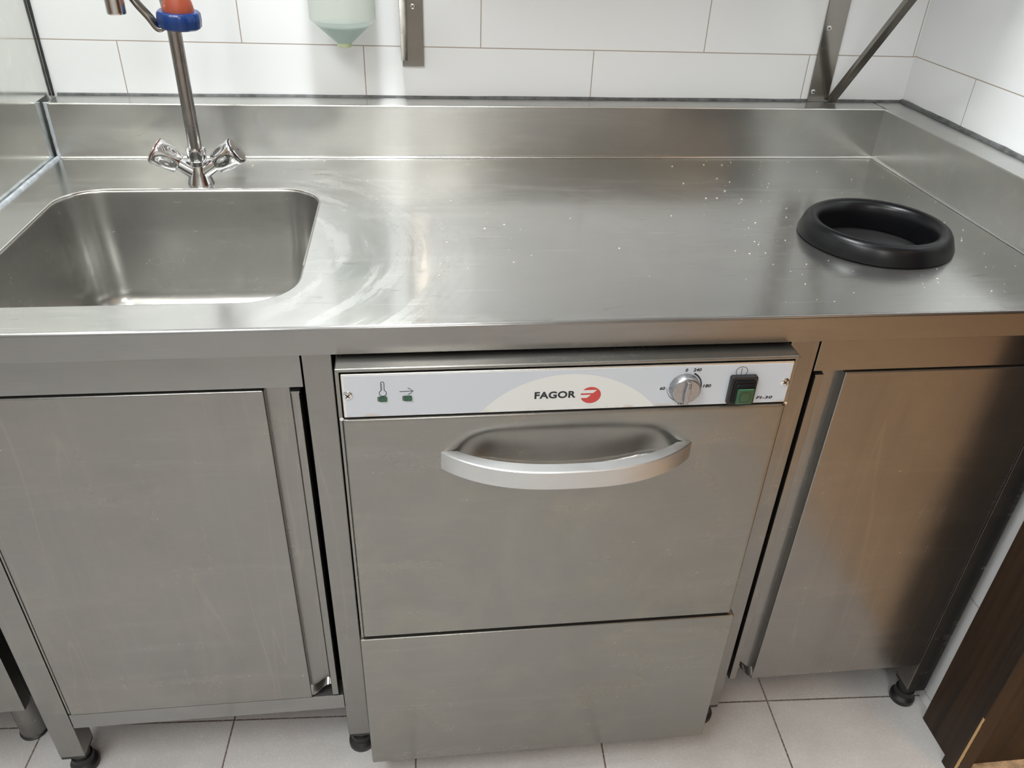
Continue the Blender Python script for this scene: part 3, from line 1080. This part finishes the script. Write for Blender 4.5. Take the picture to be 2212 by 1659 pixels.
def dish(x, z):
    u = abs(x - RCX) / 0.154
    v = z - (RCZ + 0.030 * u * u)
    if u >= 1:
        return 0.0
    top = 0.080 * math.sqrt(max(0, 1 - u * u)) ** 0.75
    if v > 0:
        k = v / max(top, 1e-5)
    else:
        k = -v / max(0.016 * math.sqrt(max(0, 1 - u ** 2)), 1e-5)
    if k >= 1:
        return 0.0
    s = 1 - k
    s = s * s * (3 - 2 * s)
    e = min(1, (1 - u) / 0.4)
    e = e * e * (3 - 2 * e)
    return 0.019 * s * e


grid = []
for j in range(NZ + 1):
    z = DZ0 + (DZ1 - DZ0) * j / NZ
    grid.append([bm.verts.new((DX0 + (DX1 - DX0) * i / NX, YD + dish(DX0 + (DX1 - DX0) * i / NX, z), z)) for i in range(NX + 1)])
for j in range(NZ):
    for i in range(NX):
        bm.faces.new((grid[j][i], grid[j][i + 1], grid[j + 1][i + 1], grid[j + 1][i]))
# returns of the sheet round its edge, with a small radius at the top
bnd = [grid[0][i] for i in range(NX + 1)] + [grid[j][NX] for j in range(1, NZ + 1)] + [grid[NZ][i] for i in range(NX - 1, -1, -1)] + [grid[j][0] for j in range(NZ - 1, 0, -1)]
prev = bnd
for dy_, ex in ((0.0003, 0.0008), (0.0009, 0.0016), (0.0018, 0.0021), (0.0028, 0.0024), (0.03, 0.0024)):
    cur = []
    for v in bnd:
        x, z = v.co.x, v.co.z
        ox = -ex if abs(x - DX0) < 1e-6 else (ex if abs(x - DX1) < 1e-6 else 0)
        oz = -ex if abs(z - DZ0) < 1e-6 else (ex if abs(z - DZ1) < 1e-6 else 0)
        cur.append(bm.verts.new((x + ox, YD + dy_, z + oz)))
    for k in range(len(bnd)):
        k2 = (k + 1) % len(bnd)
        bm.faces.new((prev[k], prev[k2], cur[k2], cur[k]))
    prev = cur
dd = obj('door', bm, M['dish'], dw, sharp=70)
# bowed handle: rectangular aluminium bar following an arc
bm = bmesh.new()
N = 44
HZ0, HZ1 = 0.6620, 0.6890
secs = []
xa, xb = 0.6070, 0.9195
for k in range(N + 1):
    t = k / N
    u = 2 * t - 1
    # outer and inner curves, seen from above
    x_o = xa + (xb - xa) * t
    bul = 0.0495 * (1 - abs(u) ** 2.6) ** 0.9
    y_o = YD - bul
    xi = (xa + xb) / 2 + u * ((xb - xa) / 2 - 0.0195)
    y_i = YD - (0.0335 * (1 - abs(u) ** 2.4) ** 0.9)
    e = 0.0014
    sec = [(xi, y_i, HZ1), (x_o, y_o + e, HZ1), (x_o, y_o, HZ1 - e), (x_o, y_o, HZ0 + e), (x_o, y_o + e, HZ0), (xi, y_i, HZ0)]
    secs.append([bm.verts.new(p) for p in sec])
for k in range(N):
    for j in range(6):
        bm.faces.new((secs[k][j], secs[k][(j + 1) % 6], secs[k + 1][(j + 1) % 6], secs[k + 1][j]))
bm.faces.new(secs[0])
bm.faces.new(secs[-1][::-1])
obj('door_handle', bm, M['alu'], dd, sharp=30, label='bowed pale aluminium bar handle')
# lower panel
LX0, LX1, LZ0, LZ1 = 0.4888, 1.0386, 0.0630, 0.3590
bm = bmesh.new()
box(bm, LX0, LX1, YD, YD + 0.03, LZ0, LZ1, bev=0.0022, seg=3)
obj('lower_panel', bm, M['dish'], dw)
for fx in (0.535, 0.99):
    for fy in (-0.60, -0.16):
        obj('foot', LT([(0.018, 0), (0.018, 0.03), (0.012, 0.032), (0.012, 0.047)], (fx, fy, 0), n=28), M['foot'], dw)

# ------------------------------------------------------------------ mixer tap
TX, TY = 0.2535, -0.1838
tap = thing('mixer_tap', (TX, TY, ZT + 0.0003), 'chrome two-handle mixer tap with upright steel pipe behind the sink', 'tap')
obj('tap_body', LT([(0.0200, 0.0), (0.0200, 0.0015), (0.0192, 0.004), (0.0175, 0.010), (0.0145, 0.018), (0.0118, 0.026), (0.0112, 0.030), (0.0112, 0.038)], (TX, TY, ZT), n=48), M['chrome'], tap)
bm = LT([(0.0125, 0.036), (0.0142, 0.038), (0.0145, 0.043), (0.0145, 0.053), (0.0138, 0.0555), (0.0105, 0.0565)], (TX, TY, ZT), n=48)
obj('collar_nut', bm, M['chrome'], tap)
for s in (-1, 1):
    ax = Vector((s * 0.84, 0.0, 0.54)).normalized()
    base = Vector((TX, TY, ZT + 0.013))
    obj('valve_arm', LT([(0.0120, 0.006), (0.0108, 0.018), (0.0100, 0.030), (0.0100, 0.040)], base, axis=ax, n=36), M['chrome'], tap)

    def fl(r, h, a):
        k = max(0.0, math.sin(PI * min(1, max(0, (h - 0.034) / 0.030)))) if h < 0.064 else 0
        return r * (1 - 0.17 * k * (0.5 + 0.5 * math.cos(6 * a)) ** 0.8)
    pf = [(0.0125, 0.0330)] + [(0.0160 + 0.0044 * math.sin(min(1, (k / 14) * 1.3) * PI / 2), 0.034 + 0.030 * k / 14) for k in range(15)] + [(0.0206, 0.0665), (0.0206, 0.070), (0.0195, 0.0712)]
    h = obj('handle', LT(pf, base, axis=ax, n=72, rfun=fl), M['chrome'], tap, sharp=45)
    obj('cap_ring', LT([(0.0196, 0.0708), (0.0198, 0.0724), (0.0186, 0.0730)], base, axis=ax, n=48), M['dark'] if s > 0 else simple('dark_red_ring', (0.12, 0.015, 0.01), 0.3), h)
    obj('cap', LT([(0.0184, 0.0715), (0.0184, 0.0737), (0.0176, 0.0744), (0.004, 0.0750)], base, axis=ax, n=48), M['chrome'], h)
    obj('cap_dot', LT([(0.0024, 0.0746), (0.0022, 0.0751)], base, axis=ax, n=20), M['blue'] if s > 0 else M['red'], h, label='small blue cold mark' if s > 0 else 'small red hot mark')
pth = [(TX, TY, ZT + 0.054), (TX, TY, 1.0), (TX, TY, 1.18), (TX - .0005, TY, 1.26), (TX - 0.006, TY - 0.010, 1.315), (TX - 0.022, TY - 0.032, 1.335), (TX - 0.040, TY - 0.058, 1.31), (TX - 0.0465, TY - 0.073, 1.24), (TX - 0.0480, TY - 0.0762, 1.16)]
obj('riser_pipe', tube(bmesh.new(), smooth_path(pth, 10), 0.0097, 28), M['pipe'], tap)
obj('spout_nozzle', LT([(0.0105, 0.0), (0.0118, 0.0005), (0.0122, 0.003), (0.0122, 0.022), (0.0132, 0.030), (0.0132, 0.070), (0.0100, 0.075)], (TX - 0.0485, TY - 0.0762, 1.1035), n=40), M['chrome'], tap)

# ------------------------------------------------------------------ hanging rinse sprayer
sc_ = Vector((0.2762, -0.235, 1.0950))
spr = thing('rinse_sprayer', (sc_.x, sc_.y, 1.085), 'hanging hand sprayer with blue ring and red-orange rubber bell above the tap', 'sprayer')
axs = Vector((0.06, -0.06, 1)).normalized()


def fl8(r, h, a):
    return r * (1 - 0.035 * (0.5 + 0.5 * math.cos(8 * a)) ** 2)


obj('blue_ring', LT([(0.0200, -0.0105), (0.0258, -0.0105), (0.0283, -0.0085), (0.0290, 0.0), (0.0283, 0.0080), (0.0262, 0.0105), (0.0205, 0.0110), (0.0195, 0.004), (0.0195, -0.006), (0.0200, -0.0105)], sc_, axis=axs, n=96, rfun=fl8, cap0=False, cap1=False), M['blue'], spr)
obj('rubber_bell', LT([(0.0150, -0.008), (0.0198, -0.006), (0.0208, 0.006), (0.0204, 0.014), (0.0185, 0.022), (0.0155, 0.030), (0.0120, 0.040), (0.0105, 0.060), (0.0105, 0.085)], sc_, axis=axs, n=48), M['orange'], spr)
obj('spray_face', LT([(0.017, -0.0095), (0.017, -0.0075)], sc_, axis=axs, n=40), M['foot'], spr)
# flat bent lever
pts = smooth_path([(0.196, -0.232, 1.168), (0.2225, -0.238, 1.120), (0.2395, -0.242, 1.0985), (0.2475, -0.243, 1.0865), (0.2530, -0.243, 1.0835), (0.2600, -0.241, 1.0862)], 8)
bm = bmesh.new()
prev = None
wv = Vector((0.10, 1.0, 0)).normalized() * 0.0085
for i, p in enumerate(pts):
    t = (pts[min(i + 1, len(pts) - 1)] - pts[max(i - 1, 0)]).normalized()
    nn = t.cross(wv).normalized() * 0.0030
    cur = [bm.verts.new(p + a * wv + b * nn) for a, b in ((-1, -.6), (-.85, -1), (.85, -1), (1, -.6), (1, .6), (.85, 1), (-.85, 1), (-1, .6))]
    if prev:
        for k in range(8):
            bm.faces.new((prev[k], prev[(k + 1) % 8], cur[(k + 1) % 8], cur[k]))
    else:
        bm.faces.new(cur[::-1])
    prev = cur
bm.faces.new(prev)
obj('lever', bm, M['bracket'], spr, sharp=60)
obj('spray_stem', tube(bmesh.new(), smooth_path([(sc_.x - 0.017, -0.222, 1.106), (sc_.x - 0.019, -0.222, 1.14), (sc_.x - 0.015, -0.226, 1.19), (sc_.x + .006, -0.240, 1.24)], 8), 0.0075, 20), M['chrome'], spr)
obj('hose', tube(bmesh.new(), smooth_path([(sc_.x + .005, -0.240, 1.175), (sc_.x + .008, -0.242, 1.30), (sc_.x + .01, -0.235, 1.5), (sc_.x, -0.15, 1.70), (sc_.x - .02, -0.02, 1.74)], 10), 0.0085, 16), M['pipe'], spr)

# ------------------------------------------------------------------ soap dispenser
DXc, DYc = 0.4820, -0.070
dsp = thing('soap_dispenser', (DXc, DYc, 1.034), 'milky plastic dispenser with teal liquid in its funnel bottom on the tiled wall', 'soap dispenser')
obj('bottle', LT([(0.0118, 1.0400), (0.0505, 1.0745), (0.0512, 1.0760), (0.0512, 1.26), (0.045, 1.275)], (DXc, DYc, 0), n=64, cap0=False, cap1=False), M['milky'], dsp)
obj('liquid', LT([(0.0108, 1.0404), (0.0415, 1.0680), (0.0415, 1.0683)], (DXc, DYc, 0), n=56), M['liquid'], dsp)
obj('outlet', LT([(0.0095, 1.0335), (0.0112, 1.0345), (0.0122, 1.0405)], (DXc, DYc, 0), n=40), M['nozzle'], dsp)
obj('wall_plate', BX(DXc - 0.05, DXc + 0.05, -0.030, -0.0, 1.13, 1.27, bev=0.004), M['white_plastic'], dsp)
obj('lid', LT([(0.047, 1.262), (0.053, 1.265), (0.053, 1.285), (0.05, 1.29)], (DXc, DYc, 0), n=48), M['white_plastic'], dsp)

# ------------------------------------------------------------------ shelf on its two brackets


def shelf_bracket(px0, px1, zb, sx0, sx1, sz, scr, label):
    t = thing('shelf_bracket', ((px0 + px1) / 2, 0, zb), label, 'bracket')
    obj('wall_plate', BX(px0, px1, -0.0042, -0.0003, zb, 1.345, bev=0.0006), M['bracket'], t)
    # inclined strut: square tube rising from the foot of the plate
    bm = bmesh.new()
    box(bm, sx0, sx1, -0.005, 0.005, 0, 0.40, bev=0.0007)
    bmesh.ops.rotate(bm, verts=bm.verts, cent=(0, 0, 0), matrix=Matrix.Rotation(math.radians(41.5), 3, 'X'))
    bmesh.ops.translate(bm, verts=bm.verts, vec=(0, -0.0085, sz))
    obj('strut', bm, M['bracket'], t)
    obj('shelf_arm', BX(sx0, sx1, -0.30, -0.0045, 1.328, 1.345, bev=0.0006), M['bracket'], t)
    bm = bmesh.new()
    for k in range(9):
        a = random.random() * 6
        c = Vector(((sx0 + sx1) / 2 + random.uniform(-.004, .005), -0.0055, sz + random.uniform(-.003, .003)))
        bmesh.ops.create_icosphere(bm, subdivisions=1, radius=random.uniform(.0009, .0016), matrix=Matrix.Translation(c))
    obj('weld', bm, M['rim'], t, label='bright rough weld spot')
    for x, z in scr:
        o, b = screw('screw', (x, -0.0042, z), (0, -1, 0), 0.0042, t, h=0.0010)
        obj('screw_slot', b, M['dark'], t)
    return t


shelf_bracket(0.5722, 0.6083, 0.9922, 0.5702, 0.5806, 1.0065, [(0.5920, 1.0862)], 'steel shelf bracket ending above the worktop, right of the soap dispenser')
shelf_bracket(1.3115, 1.3505, 0.9400, 1.3480, 1.3625, 0.9445, [(1.3215, 1.0655), (1.3185, 0.9575)], 'steel shelf bracket with slanting strut in the right corner')
sh = thing('wall_shelf', (0.98, -0.15, 1.346), 'long steel wall shelf resting on two brackets above the worktop', 'shelf')
obj('shelf_board', BX(0.560, 1.495, -0.30, -0.001, 1.3455, 1.3775, bev=0.0015), M['bodysteel'], sh)

# ------------------------------------------------------------------ black rubber waste ring
wr = thing('waste_ring', (RC[0], RC[1], ZT), 'black rubber waste-hole ring set in the right end of the worktop', 'waste ring')
prof = [(0.0835, -0.013), (0.0835, -0.0005), (0.1045, 0.0003), (0.1068, 0.0015), (0.1068, 0.0050), (0.1040, 0.0125), (0.1012, 0.0200), (0.0980, 0.0248), (0.0935, 0.0275), (0.0880, 0.0272), (0.0835, 0.0245), (0.0805, 0.0195), (0.0788, 0.0120), (0.0780, 0.0020), (0.0780, -0.0130), (0.0835, -0.0130)]
obj('rubber_ring', LT(prof, (RC[0], RC[1], ZT), n=96, cap0=False, cap1=False), M['black'], wr, sharp=50)
obj('chute', LT([(0.0832, -0.0130), (0.0815, -0.09), (0.0740, -0.20), (0.060, -0.26), (0.010, -0.27), (0.010, -0.275), (0.062, -0.265), (0.0765, -0.20), (0.0835, -0.09), (0.0852, -0.0130)], (RC[0], RC[1], ZT), n=72, cap0=False, cap1=False), M['chute'], wr, label='smooth black chute wall below the ring')

# ------------------------------------------------------------------ crumbs (uncountable)
bm = bmesh.new()
for k in range(170):
    r = random.random()
    if r < 0.62:
        x, y, z = random.uniform(1.02, 1.43), random.uniform(-0.64, -0.07), ZT
    elif r < 0.8:
        x, y, z = random.gauss(0.55, 0.18), random.uniform(-0.6, -0.07), ZT
        if 0.05 < x < 0.45 and -0.61 < y < -0.21:
            continue
    else:
        x, y, z = random.uniform(0.6, 1.3), random.gauss(-0.40, 0.1), ZT
    if (x - RC[0]) ** 2 + (y - RC[1]) ** 2 < 0.108 ** 2:
        continue
    if not (0.01 < x < 1.43):
        continue
    s = random.choice((0.00035, 0.00045, 0.0006, 0.0006, 0.0009, 0.0012)) 
    bmesh.ops.create_icosphere(bm, subdivisions=1, radius=s, matrix=Matrix.Translation((x, y, z + s * 0.6)) @ Matrix.Diagonal((random.uniform(.7, 1.6), random.uniform(.7, 1.3), .7, 1)))
cb = obj('crumbs', bm, M['crumb'])
cb['kind'] = 'stuff'
cb['label'] = 'tiny pale crumbs scattered over the worktop, thickest near the black ring'
cb['category'] = 'crumbs'
